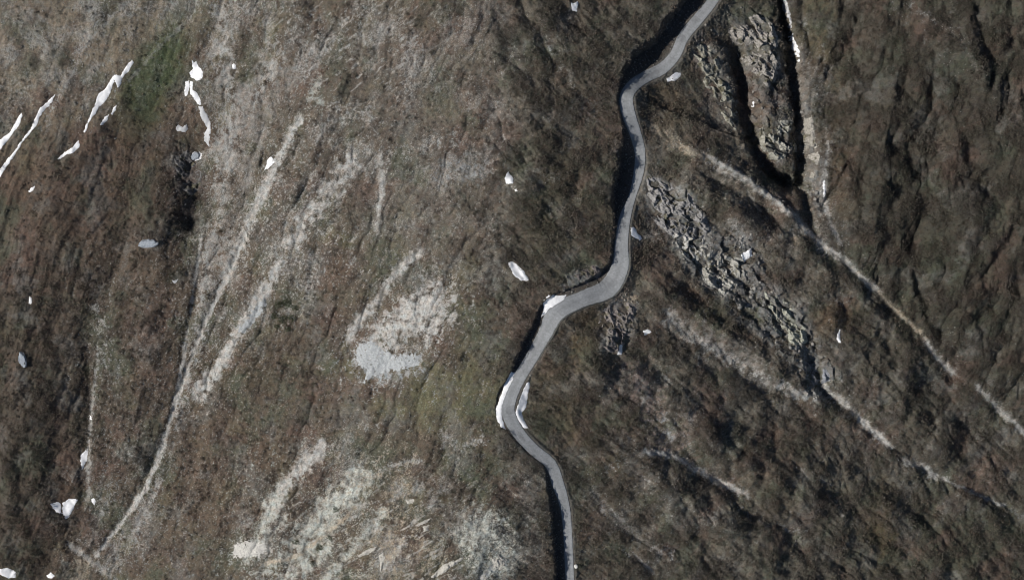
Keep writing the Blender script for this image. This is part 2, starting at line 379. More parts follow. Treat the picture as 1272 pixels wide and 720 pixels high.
# bare stony ground: points, half width (cells), strength, colour, breakup
BARE = [
    ([(268, -20), (278, 60), (282, 150), (280, 230), (262, 320), (245, 420)], 18, .72, PALE * 0.75, .95), ([(290, 0), (284, 40), (280, 80)], 7, .6, PALE * 0.95, .8),
    ([(345, 90), (325, 140), (312, 200), (296, 260), (280, 330)], 26, .72, GREY * 1.3, .95), ([(360, 40), (342, 80), (320, 120)], 8, .6, PALE * 0.85, .9),
    ([(372, 150), (355, 180), (338, 215), (322, 250), (300, 300), (280, 345)], 7, .92, PALE * 1.05, .5), ([(300, 300), (262, 385), (240, 440), (222, 490), (198, 565), (182, 605), (150, 650), (118, 690)], 3.0, .9, PALE, .45),
    ([(250, 290), (238, 380), (224, 470), (205, 540)], 2.2, .8, PALE * 0.9, .5), ([(262, 400), (236, 470), (205, 560), (190, 620), (165, 670), (140, 712)], 9, .5, PALE * 0.75, 1),
    ([(448, 185), (425, 215), (398, 255), (370, 290), (345, 330)], 14, .85, PALE * 1.05, .85), ([(345, 330), (322, 372), (300, 410), (272, 455), (246, 490)], 9, .95, PALE * 1.05, .5),
    ([(470, 195), (474, 225), (468, 285)], 5, .7, PALE * 0.95, .6), ([(560, 170), (500, 190), (452, 200)], 12, .45, PALE * 0.85, 1),
    ([(522, 312), (495, 335), (470, 370), (448, 395), (432, 420)], 7, .85, PALE, .7), ([(440, 290), (434, 330)], 4, .4, PALE, .8),
    ([(540, 375), (505, 405), (475, 440)], 34, .8, PALE, .9), ([(530, 375), (505, 395), (480, 415)], 13, .95, PALE * 1.08, .75), ([(520, 455), (480, 462), (450, 450)], 12, .7, BLUE * .9, .9), ([(545, 400), (520, 440)], 10, .7, PALE, .9), ([(550, 215), (585, 212)], 18, .65, BLUE * 0.75, .9), ([(580, 30), (560, 100), (600, 130)], 26, .42, GREY * 1.3, 1),
    ([(470, 40), (450, 20), (420, 50), (395, 60)], 12, .5, PALE * 0.85, 1), ([(395, 100), (388, 120), (400, 128)], 6, .6, LIME * 0.85, .8), ([(520, 240), (560, 250)], 30, .35, GREY * 1.3, 1), ([(640, 90), (590, 60)], 20, .3, GREY * 1.2, 1),
    ([(130, 0), (95, 70), (60, 150)], 6, .35, PALE * 0.8, 1), ([(225, 30), (190, 65), (160, 100)], 3, .6, PALE * 0.85, .7), ([(150, 10), (110, 50), (80, 110)], 2.5, .5, PALE * 0.8, .7), ([(60, 0), (20, 60)], 20, .3, GREY * 1.2, 1),
    ([(120, 385), (128, 420), (122, 455)], 13, .55, PALE * 0.85, 1), ([(122, 440), (114, 490), (110, 540), (108, 620)], 4, .6, PALE * 0.8, .7), ([(140, 600), (128, 640)], 8, .4, PALE * 0.75, 1),
    ([(86, 678), (105, 690), (120, 702), (135, 716)], 5, .7, PALE * 0.85, .7), ([(100, 702), (96, 725)], 9, .7, SAND, .7), ([(150, 660), (140, 720)], 6, .35, PALE * 0.8, 1),
    ([(400, 555), (375, 580), (352, 605), (338, 640)], 10, .95, PALE, .6), ([(340, 620), (330, 670), (310, 690)], 16, .55, LIME * 0.9, 1), ([(300, 680), (330, 682)], 10, .8, PALE, .6),
    ([(452, 592), (425, 622), (400, 650), (370, 685)], 21, .95, LIME * .95, .8), ([(475, 635), (440, 680), (405, 722)], 9, .8, LIME * .9, .8), ([(430, 610), (470, 585), (520, 570)], 6, .6, PALE * .85, .9), ([(345, 640), (365, 655), (420, 640)], 7, .7, LIME * .85, .9), ([(560, 600), (520, 640), (490, 690)], 8, .55, PALE * .85, 1), ([(440, 605), (405, 640)], 8, .9, LIME, .7), ([(470, 700), (440, 720)], 12, .6, LIME * .9, 1), ([(350, 690), (320, 720)], 14, .6, LIME * .85, 1), ([(330, 700), (370, 690), (410, 660), (440, 632)], 3, .8, SAND * 1.05, .6), ([(405, 680), (380, 705), (350, 722)], 10, .75, LIME, .8), ([(470, 590), (440, 600)], 8, .5, SAND, 1),
    ([(430, 525), (470, 530)], 4, .5, PALE * 0.85, .9), ([(550, 540), (575, 555), (600, 545)], 6, .5, PALE * 0.9, .9), ([(500, 620), (470, 720)], 30, .42, SAND * 0.9, 1), ([(540, 700), (520, 650)], 26, .38, SAND * 0.85, 1), ([(590, 650), (625, 690), (600, 722)], 26, .6, LIME * 0.85, .9), ([(615, 700), (600, 720)], 10, .8, BLUE, .6),
    ([(805, 155), (850, 185), (890, 205)], 8, .7, SAND * 0.8, .8), ([(880, 198), (915, 218), (960, 248), (1004, 288)], 6, .8, PALE * 0.85, .6), ([(890, 208), (905, 222)], 9, .6, PALE * 0.85, .8),
    ([(1000, 288), (1045, 322), (1090, 362)], 6, .85, PALE * 0.9, .6), ([(1090, 362), (1120, 392), (1150, 420)], 4, .8, SAND * 0.8, .6), ([(1150, 425), (1175, 455), (1185, 462)], 7, .8, PALE * 0.85, .7), ([(1215, 480), (1245, 510), (1275, 540)], 6, .8, PALE * 0.8, .7),
    ([(996, 60), (1002, 140), (1012, 210), (1020, 262)], 9, .85, GREY * 1.3, .8), ([(1028, 180), (1022, 240), (1030, 275), (1042, 300)], 5, .95, PALE * 0.85, .7),
    ([(900, 240), (950, 280), (985, 302)], 8, .45, SAND * 0.7, 1), ([(910, 232), (945, 262)], 2, .6, SAND * 0.85, .6),
    ([(830, 392), (862, 418), (900, 440), (940, 462), (985, 488), (1030, 495)], 8, .85, PALE * 0.85, .9), ([(850, 400), (900, 425), (950, 455)], 13, .5, GREY * 1.2, 1), ([(1025, 480), (1055, 506), (1085, 535), (1108, 556)], 5, .85, PALE, .6), ([(985, 420), (1005, 455)], 7, .6, PALE * 0.8, .9),
    ([(1125, 572), (1150, 580), (1162, 592)], 7, .8, PALE * 0.85, .7), ([(1162, 590), (1200, 608), (1248, 628)], 3, .75, PALE * 0.8, .7), ([(1250, 630), (1280, 645)], 2, .4, PALE * 0.7, .8),
    ([(800, 560), (835, 565), (870, 585), (900, 602), (928, 614)], 5.5, .9, PALE * 0.9, .6), ([(790, 470), (815, 520), (832, 545)], 24, .6, c3(142, 126, 116), 1), ([(828, 520), (832, 548)], 8, .55, BLUE * 0.75, .9), ([(735, 590), (800, 560)], 5, .25, PALE * 0.7, 1),
    ([(775, 368), (788, 372)], 6, .8, SAND * 1.05, .7), ([(740, 620), (790, 660), (830, 690)], 8, .35, PALE * 0.7, 1), ([(790, 690), (812, 712)], 3, .6, PALE * 0.8, .7),
    ([(1040, 630), (1052, 650)], 1.5, .5, PALE * 0.8, .6), ([(920, 630), (940, 645), (1000, 660)], 4, .3, PALE * 0.75, 1), ([(1000, 580), (1030, 600)], 4, .25, PALE * .7, 1),
    ([(1120, 0), (1150, 20), (1185, 45)], 4, .3, PALE * 0.6, 1), ([(1180, 40), (1205, 75), (1232, 115)], 8, .3, GREY * 0.9, 1),
]
bare = np.zeros_like(Xf)
for c_, q, a_ in [(c3(106, 88, 78), patch_n[0], .7), (c3(84, 90, 74), patch_n[1], .6), (c3(116, 113, 107), patch_n[2], .55), (c3(80, 72, 66), patch_n[3], .55)]:
    lay(c_ * 1.0, a_ * sstep(0.0, 0.45, q))
frost_n = np.clip(0.5 + 0.30 * n_sml + 0.30 * n_fine + 0.16 * n_grain + 0.30 * st + 0.22 * n_mid + 0.3 * (rn - .35), 0, 1)
for u, v, ru, rv_, rot, a in [(470, 70, 150, 90, 15, .42), (380, 210, 90, 110, 20, .36), (560, 240, 70, 90, 0, .42), (300, 120, 60, 150, 8, .6), (330, 330, 60, 110, 25, .42), (470, 640, 170, 90, 0, .42), (90, 40, 170, 80, -25, .6),
                              (830, 500, 70, 80, 30, .35), (900, 300, 110, 60, 36, .4), (1010, 170, 22, 150, 0, .5), (700, 130, 70, 120, 0, .25), (150, 640, 70, 80, 0, .4), (820, 650, 90, 60, 30, .3)]:
    zz = zone(u, v, ru, rv_, rot, .8) * a
    al = sstep(1.10 - zz, 1.45 - zz, frost_n + 0.22) * sstep(0, .15, zz) * sstep(-0.3, 0.4, patch_n[2] - 0.6 * patch_n[3])
    lay(np.array(PALE * 0.74, F), al * 0.55); bare = np.maximum(bare, al * 0.5)
brk = np.clip(0.5 + 0.36 * n_sml + 0.34 * st + 0.34 * n_fine + 0.20 * n_grain, 0, 1)
island = fbm(Xf / 4.2, Yf / 4.2, 3, 261, 0.6)
for pts, w, a, c, b in BARE:
    if pts[0][0] > 780 and b < 0.8: w = w * 0.8
    i = sub(pts, w * 2.6 + 6)
    d, _, _ = seg_dist(U[i], V[i], pts)
    d = np.clip(d + 0.45 * w * n_mid[i] + (2.0 + 0.25 * w) * n_sml[i] + 0.8 * n_fine[i], 0, None)
    m = np.exp(-(d / w) ** 2) * a * np.clip(1 + 0.6 * st[i], 0.3, 1.5) * (np.clip(0.95 - 1.3 * island[i], 0.1, 1.2) if w > 7 else 1) * (np.clip(0.78 + 1.0 * patch_n[0][i] + 0.5 * n_mid[i], 0.8 if pts[0][0] > 780 else 0.5, 1.25) if b >= 0.5 else 1)
    al = (1 - b) * sstep(0.32, 0.62, m + 0.9 * (brk[i] - .5)) * min(1, a * 1.1) + b * sstep(-0.05, 0.12, m - brk[i] * 0.95 + 0.06) * 0.9
    if b < 0.8:      # the washed-out bed in the middle of a runnel
        al = np.maximum(al, 0.95 * a * sstep(0.62, 0.38, d / w + 0.45 * n_sml[i] + 0.3 * n_fine[i] - 0.35 * st[i]) * sstep(-0.5, 0.1, n_mid[i] + 0.3))
    al = np.clip(al, 0, 1)
    col[i] += (c - col[i]) * al[:, None]
    bare[i] = np.maximum(bare[i], np.maximum(al, 0.7 * m))
# broken pale limestone ribs low on the slope
ribs = fbm((0.83 * Xf + 0.55 * Yf) / 6.5 + 0.3 * n_sml, (-0.55 * Xf + 0.83 * Yf) / 1.7, 3, 241)
zr_ = np.maximum(zone(510, 665, 110, 62, 0, .8), 0.8 * zone(380, 660, 80, 60, -30, .8))
al = zr_ * sstep(0.30, 0.46, ribs + 0.15 * n_fine)
lay(c3(182, 179, 171), al * 0.7); bare = np.maximum(bare, al)
al = zone(430, 60, 90, 70, 0, .8) * sstep(0.32, 0.5, ribs + 0.12 * n_fine); lay(PALE * 0.85, al * 0.7)
al = zone(196, 92, 30, 62, 28); lay(c3(78, 88, 60), al * 0.6); bare *= 1 - al
# rock
lay(ROCK, crag * sstep(0.3, 0.6, fa + 0.35 * n_sml + 0.3 * n_mid) * 0.75)
lay(c3(78, 76, 76), crag * sstep(0.4, 0.1, fa) * 0.35)
i11 = sub(CRAGS[10], 16); sd11 = sstep(-5, 8, poly_sd(U[i11], V[i11], CRAGS[10]) + 5 * n_mid[i11])
col[i11] += (LIME * 0.85 - col[i11]) * (sd11 * sstep(0.35, 0.7, brk[i11]))[:, None]
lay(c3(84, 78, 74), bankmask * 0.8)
# gravel beside the carriageway, and the strip under it
lay(c3(112, 108, 100), np.clip(sstep(2.6, 0.4, off + 1.1 * n_sml + 0.6 * n_mid) * (~left), 0, 1) * 0.75)
lay(c3(100, 97, 92), np.clip(sstep(0.9, 0.2, off + 0.3 * n_sml), 0, 1))
# tuft to tuft variation of the plants and stones themselves
var = 1 + 0.20 * scrubN + 0.16 * n_fine + 0.10 * n_grain + 0.12 * n_mid
col *= 0.84 * np.clip(var, 0.45, 1.8)[:, None]
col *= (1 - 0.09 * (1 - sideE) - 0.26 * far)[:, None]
hue = fbm(Xf / 1.9, Yf / 1.9, 2, 131)
col[:, 0] *= 1 + 0.10 * hue; col[:, 2] *= 1 - 0.07 * hue
lum = (col @ np.array([.3, .55, .15], F))[:, None]; col += (lum - col) * 0.06
col = np.clip(col, 0.012, 0.8)
print('colour', round(time.time() - T0, 1))

# ------------------------------------------------------------------ materials
def mat(name, rough=0.95, spec=0.15):
    m = bpy.data.materials.new(name); m.use_nodes = True
    nt = m.node_tree; b = nt.nodes['Principled BSDF']
    b.inputs['Roughness'].default_value = rough; b.inputs['Specular IOR Level'].default_value = spec
    return m, nt, b
def node(nt, t, **kw):
    n = nt.nodes.new(t)
    for k, v in kw.items(): setattr(n, k, v)
    return n
def noise_tex(nt, scale, detail=4, vec=None):
    n = node(nt, 'ShaderNodeTexNoise'); n.inputs['Scale'].default_value = scale; n.inputs['Detail'].default_value = detail
    if vec: nt.links.new(vec, n.inputs['Vector'])
    return n
def varied(name, attr=None, base=None, lo=0.75, hi=1.25, scale=3.0, bump=0.3, dist=0.05, rough=0.95, spec=0.15):
    """colour (an attribute of the surface or one value) times object-space noise, with a matching bump"""
    m, nt, b = mat(name, rough, spec)
    tc = node(nt, 'ShaderNodeTexCoord'); n = noise_tex(nt, scale, 6, tc.outputs['Object'])
    mr = node(nt, 'ShaderNodeMapRange'); mr.inputs['From Min'].default_value = 0.3; mr.inputs['From Max'].default_value = 0.7
    mr.inputs['To Min'].default_value = lo; mr.inputs['To Max'].default_value = hi
    nt.links.new(n.outputs['Fac'], mr.inputs['Value'])
    mul = node(nt, 'ShaderNodeVectorMath', operation='SCALE')
    nt.links.new(mr.outputs['Result'], mul.inputs['Scale'])
    if attr:
        at_ = node(nt, 'ShaderNodeAttribute'); at_.attribute_name = attr; nt.links.new(at_.outputs['Color'], mul.inputs[0])
    else:
        mul.inputs[0].default_value = tuple(float(q) for q in base)
    nt.links.new(mul.outputs['Vector'], b.inputs['Base Color'])
    if bump:
        bp = node(nt, 'ShaderNodeBump'); bp.inputs['Strength'].default_value = bump; bp.inputs['Distance'].default_value = dist
        n2 = noise_tex(nt, scale * 1.7, 5, tc.outputs['Object'])
        nt.links.new(n2.outputs['Fac'], bp.inputs['Height']); nt.links.new(bp.outputs['Normal'], b.inputs['Normal'])
    return m
M_ground = varied('mountain_ground', attr='tint', lo=0.72, hi=1.28, scale=2.2, bump=0.6, dist=0.15)
M_scrub = varied('dead_scrub_twigs', attr='tint', lo=0.8, hi=1.2, scale=1.0, bump=0)
M_stone = varied('loose_stone', attr='tint', lo=0.8, hi=1.2, scale=4.0, bump=0.3, dist=0.03)
M_rock = varied('crag_rock', attr='tint', lo=0.6, hi=1.3, scale=1.6, bump=0.8, dist=0.12)
M_boulder = varied('boulder_rock', base=c3(150, 156, 162), lo=0.7, hi=1.2, scale=2.5, bump=0.6, dist=0.06)
M_slab = varied('pale_limestone', base=c3(178, 174, 165), lo=0.75, hi=1.15, scale=1.6, bump=0.5, dist=0.06)
M_scree = varied('fine_scree', attr='tint', lo=0.82, hi=1.15, scale=3.5, bump=0.5, dist=0.05)
M_snow = varied('old_snow', attr='tint', lo=0.9, hi=1.05, scale=0.9, bump=0.15, dist=0.06, rough=0.6, spec=0.3)
M_ever = varied('evergreen_leaf', base=c3(62, 70, 48), lo=0.6, hi=1.3, scale=2.0, bump=0)
M_wood = varied('weathered_stem', base=c3(92, 78, 64), lo=0.7, hi=1.2, scale=6.0, bump=0)
M_rail = varied('weathered_steel', base=c3(98, 102, 98), lo=0.75, hi=1.15, scale=2.0, bump=0.2, dist=0.01, rough=0.6, spec=0.4)
M_post = varied('post_paint', base=c3(215, 213, 206), lo=0.85, hi=1.05, scale=5.0, bump=0.1, dist=0.01, rough=0.6)

# ------------------------------------------------------------------ mesh helpers
def mesh_np(name, verts, faces, material, tint=None, smooth=False, parent=None):
    me = bpy.data.meshes.new(name)
    verts = np.ascontiguousarray(verts, F); faces = np.ascontiguousarray(faces, np.int32)
    nf, k = faces.shape
    me.vertices.add(len(verts)); me.vertices.foreach_set('co', verts.ravel())
    me.loops.add(nf * k); me.loops.foreach_set('vertex_index', faces.ravel())
    me.polygons.add(nf); me.polygons.foreach_set('loop_start', np.arange(0, nf * k, k, dtype=np.int32))
    me.polygons.foreach_set('loop_total', np.full(nf, k, np.int32))
    if smooth: me.polygons.foreach_set('use_smooth', np.ones(nf, bool))
    me.update(calc_edges=True)
    if tint is not None:
        a = me.color_attributes.new('tint', 'FLOAT_COLOR', 'POINT')
        a.data.foreach_set('color', np.hstack([tint, np.ones((len(tint), 1), F)]).astype(F).ravel())
    me.materials.append(material)
    o = bpy.data.objects.new(name, me); COL.objects.link(o)
    if parent: o.parent = parent
    return o
def tag(o, label=None, cat=None, group=None, kind=None):
    if label: o['label'] = label
    if cat: o['category'] = cat
    if group: o['group'] = group
    if kind: o['kind'] = kind
    return o
def grid_faces(nx, ny, keep=None):
    i = (np.arange(ny - 1)[:, None] * nx + np.arange(nx - 1)[None, :]).ravel()
    f = np.stack([i, i + 1, i + nx + 1, i + nx], 1)
    if keep is not None: f = f[keep[f].all(1)]
    return f
def compact(verts, faces, *arrs):
    used = np.zeros(len(verts), bool); used[faces.ravel()] = True
    mp = np.cumsum(used) - 1
    return (verts[used], mp[faces]) + tuple(a[used] for a in arrs)

# ------------------------------------------------------------------ ground
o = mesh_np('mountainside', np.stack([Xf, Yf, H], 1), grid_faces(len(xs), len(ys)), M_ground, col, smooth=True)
tag(o, 'brown mountainside of dead grass, heath and pale stony gullies', 'terrain', kind='structure')

# ------------------------------------------------------------------ road
K = 25
Rf = np.linspace(0, len(Rp) - 1, (len(Rp) - 1) * 10 + 1)
cx, cy, cz, chw = (np.interp(Rf, ridx, q) for q in (rx, ry, road_z, road_hw))
tx, ty = np.gradient(cx), np.gradient(cy); L = np.hypot(tx, ty); tx, ty = tx / L, ty / L
for _ in range(6):
    for q in (tx, ty, chw): q[1:-1] = (q[:-2] + 2 * q[1:-1] + q[2:]) / 4
acr = np.linspace(-1, 1, K)
jag = 1.05 + 0.07 * fbm(Rf * 1.1, Rf * 0 + 3, 4, 151, 0.7)
px = cx[:, None] + (ty * chw * jag)[:, None] * acr; py = cy[:, None] + (-tx * chw * jag)[:, None] * acr
pz = cz[:, None] + 0.02 * (1 - acr ** 2)[None, :] + 0 * px
rv = np.stack([px, py, pz], 2).reshape(-1, 3)
skirt = rv.reshape(-1, K, 3)
skl, skr = skirt[:, :1].copy(), skirt[:, -1:].copy(); skl[..., 2] -= 0.3; skr[..., 2] -= 0.3
rv = np.concatenate([skl, skirt, skr], 1).reshape(-1, 3)
A = np.concatenate([[-1], acr, [1]])
tone = 1 + 0.10 * fbm(rv[:, 0] / 5, rv[:, 1] / 5, 3, 161) + 0.05 * perlin(rv[:, 0] / 0.9, rv[:, 1] / 0.9, 162)
ax_ = np.tile(A, len(Rf))
tone += 0.08 * np.exp(-((np.abs(ax_) - 0.5) / 0.16) ** 2) - 0.06 * np.exp(-(ax_ / 0.12) ** 2)
tone -= 0.16 * (np.abs(ax_) > 0.95) * (1 + perlin(rv[:, 0] / 2, rv[:, 1] / 2, 166))
crk = 1 - np.abs(perlin(rv[:, 0] / 2.2, rv[:, 1] / 2.2, 169)) * 6; tone -= 0.10 * np.clip(crk, 0, 1)
mend = perlin(rv[:, 0] / 7, rv[:, 1] / 7, 167); tone += np.where(mend > 0.42, -0.14, 0) + np.where(mend < -0.5, 0.09, 0)
tone += 0.10 * sstep(0.2, 0.6, fbm(rv[:, 0] / 1.6, rv[:, 1] / 1.6, 2, 168)) * (np.abs(ax_) > 0.7)
pav = c3(139, 141, 142)[None, :] * tone[:, None]
M_road = varied('worn_asphalt', attr='tint', lo=0.88, hi=1.1, scale=1.4, bump=0.25, dist=0.02, rough=0.9)
o = mesh_np('road', rv, grid_faces(K + 2, len(Rf))[:, ::-1], M_road, pav.astype(F), smooth=True)
tag(o, 'narrow winding grey asphalt mountain road', 'road', kind='structure')

# ------------------------------------------------------------------ patches that lie on the ground, traced as outlines and given thickness
snowmask = np.zeros(shape, bool)
def patch(name, poly, kind, material, thick=0.35, ragged=0.35, tint=(0.8, 0.82, 0.85), res=None):
    P = np.array(poly, F); wx, wy, _ = at(P[:, 0], P[:, 1])
    size = max(np.ptp(wx), np.ptp(wy))
    r = res or float(np.clip(size / 70, 0.1, 0.26))
    pad = 1.0
    gx_ = np.arange(wx.min() - pad, wx.max() + pad, r, dtype=F); gy_ = np.arange(wy.min() - pad, wy.max() + pad, r, dtype=F)
    gX, gY = (q.ravel() for q in np.meshgrid(gx_, gy_))
    sd = poly_sd(gX, gY, list(zip(wx, wy)))
    sd = sd + ragged * (0.7 * fbm(gX / 1.3, gY / 1.3, 3, 171) + 0.3 * perlin(gX / 0.4, gY / 0.4, 172))
    t = terr(gX, gY)
    if kind == 'snow': t = np.maximum(terr(gX, gY, Hs_), t - 0.25 + 0.25 * sstep(0.1, 0.3, look(crag, gX, gY)))
    if kind == 'rock':
        pX, pY = gX + 0.9 * perlin(gX / 3, gY / 3, 5), gY + 0.9 * perlin(gX / 3, gY / 3, 6)
        e1, e2 = pX - 0.9 * pY, 0.9 * pX + pY
        f = 0.62 * facets(e1 / 8.5, e2 / 4.2, 15, 1.2) + 0.28 * facets(e1 / 3.6, e2 / 1.5, 18, 1.1) + 0.10 * facets(pX / 0.9, pY / 0.6, 19)
        big = fbm(gX / 5.5, gY / 5.5, 3, 23)
        z = t + np.where(sd > 0, 0.8 * thick * (1.0 * f - 0.36 + 0.75 * big) * sstep(-0.3, 2.2, sd), sd * 1.5) - 0.05
        cc = np.array(tint, F)[None, :] * 1.2 * (0.75 + 0.4 * sstep(0.1, 0.8, f + 0.3 * fbm(gX / 2, gY / 2, 3, 20)))[:, None]
        moss = sstep(0.0, 0.4, fbm(gX / 2.6, gY / 2.6, 3, 29) - 0.4 * (f - 0.45)) * 0.8
        cc = cc + (c3(92, 88, 70)[None, :] - cc) * moss[:, None]
    elif kind == 'slab':
        f = 0.6 * facets(gX / 1.6, gY / 1.1, 35, 0.9) + 0.4 * facets(gX / 0.6, gY / 0.5, 36, 0.9)
        z = t + np.where(sd > 0, thick * (0.25 + 1.0 * f) * sstep(-0.1, 0.7, sd), sd * 1.5)
        cc = np.array(tint, F)[None, :] * (0.8 + 0.3 * f)[:, None]
    else:
        body = thick * (1 - np.exp(-np.clip(sd, 0, None) / 0.5)) * (1 + 0.2 * fbm(gX / 2.5, gY / 2.5, 2, 175))
        z = t + np.where(sd > 0, body + 0.03, sd * 1.6 + 0.03)
        v_ = 1 + 0.08 * fbm(gX / 1.5, gY / 1.5, 3, 176) + (0.14 * fbm(gX / 0.6, gY / 0.6, 2, 177) if kind == 'scree' else 0)
        if kind == 'scree': v_ = v_ + 0.16 * fbm((gX * 0.9 + gY * 0.42) / 0.8, (gY * 0.9 - gX * 0.42) / 5, 3, 179) + 0.12 * rng.standard_normal(len(gX))
        dirt = sstep(0.25, 0.6, fbm(gX / 1.1, gY / 1.1, 3, 178)) * (0.6 if kind == 'snow' else 0.0)
        cc = np.array(tint, F)[None, :] * v_[:, None]
        cc = cc + (c3(150, 142, 132)[None, :] - cc) * (dirt * sstep(0.9, 0.1, sd))[:, None]
    keep = sd > -0.45
    fcs = grid_faces(len(gx_), len(gy_), keep)
    vv, fcs, cc = compact(np.stack([gX, gY, z], 1), fcs, cc.astype(F))
    c = np.array([float(wx.mean()), float(wy.mean()), float(vv[:, 2].min())], F)
    ob = mesh_np(name, vv - c, fcs, material, np.clip(cc, 0.01, 0.9), smooth=(kind not in ('rock', 'slab')))
    ob.location = c
    if kind in ('snow', 'slab', 'rock'):
        ix = np.clip(np.round((gX[sd > -0.3] + 240.0) / RES), 0, len(xs) - 2 * nxo - 1).astype(int) + nxo
        iy = np.clip(np.round((gY[sd > -0.3] + 147.0) / RES), 0, len(ys) - 2 * nyo - 1).astype(int) + nyo
        snowmask[iy, ix] = True
    return ob
def z3(ox, oy, pts, k=3.0): return [(ox + a / k, oy + b / k) for a, b in pts]

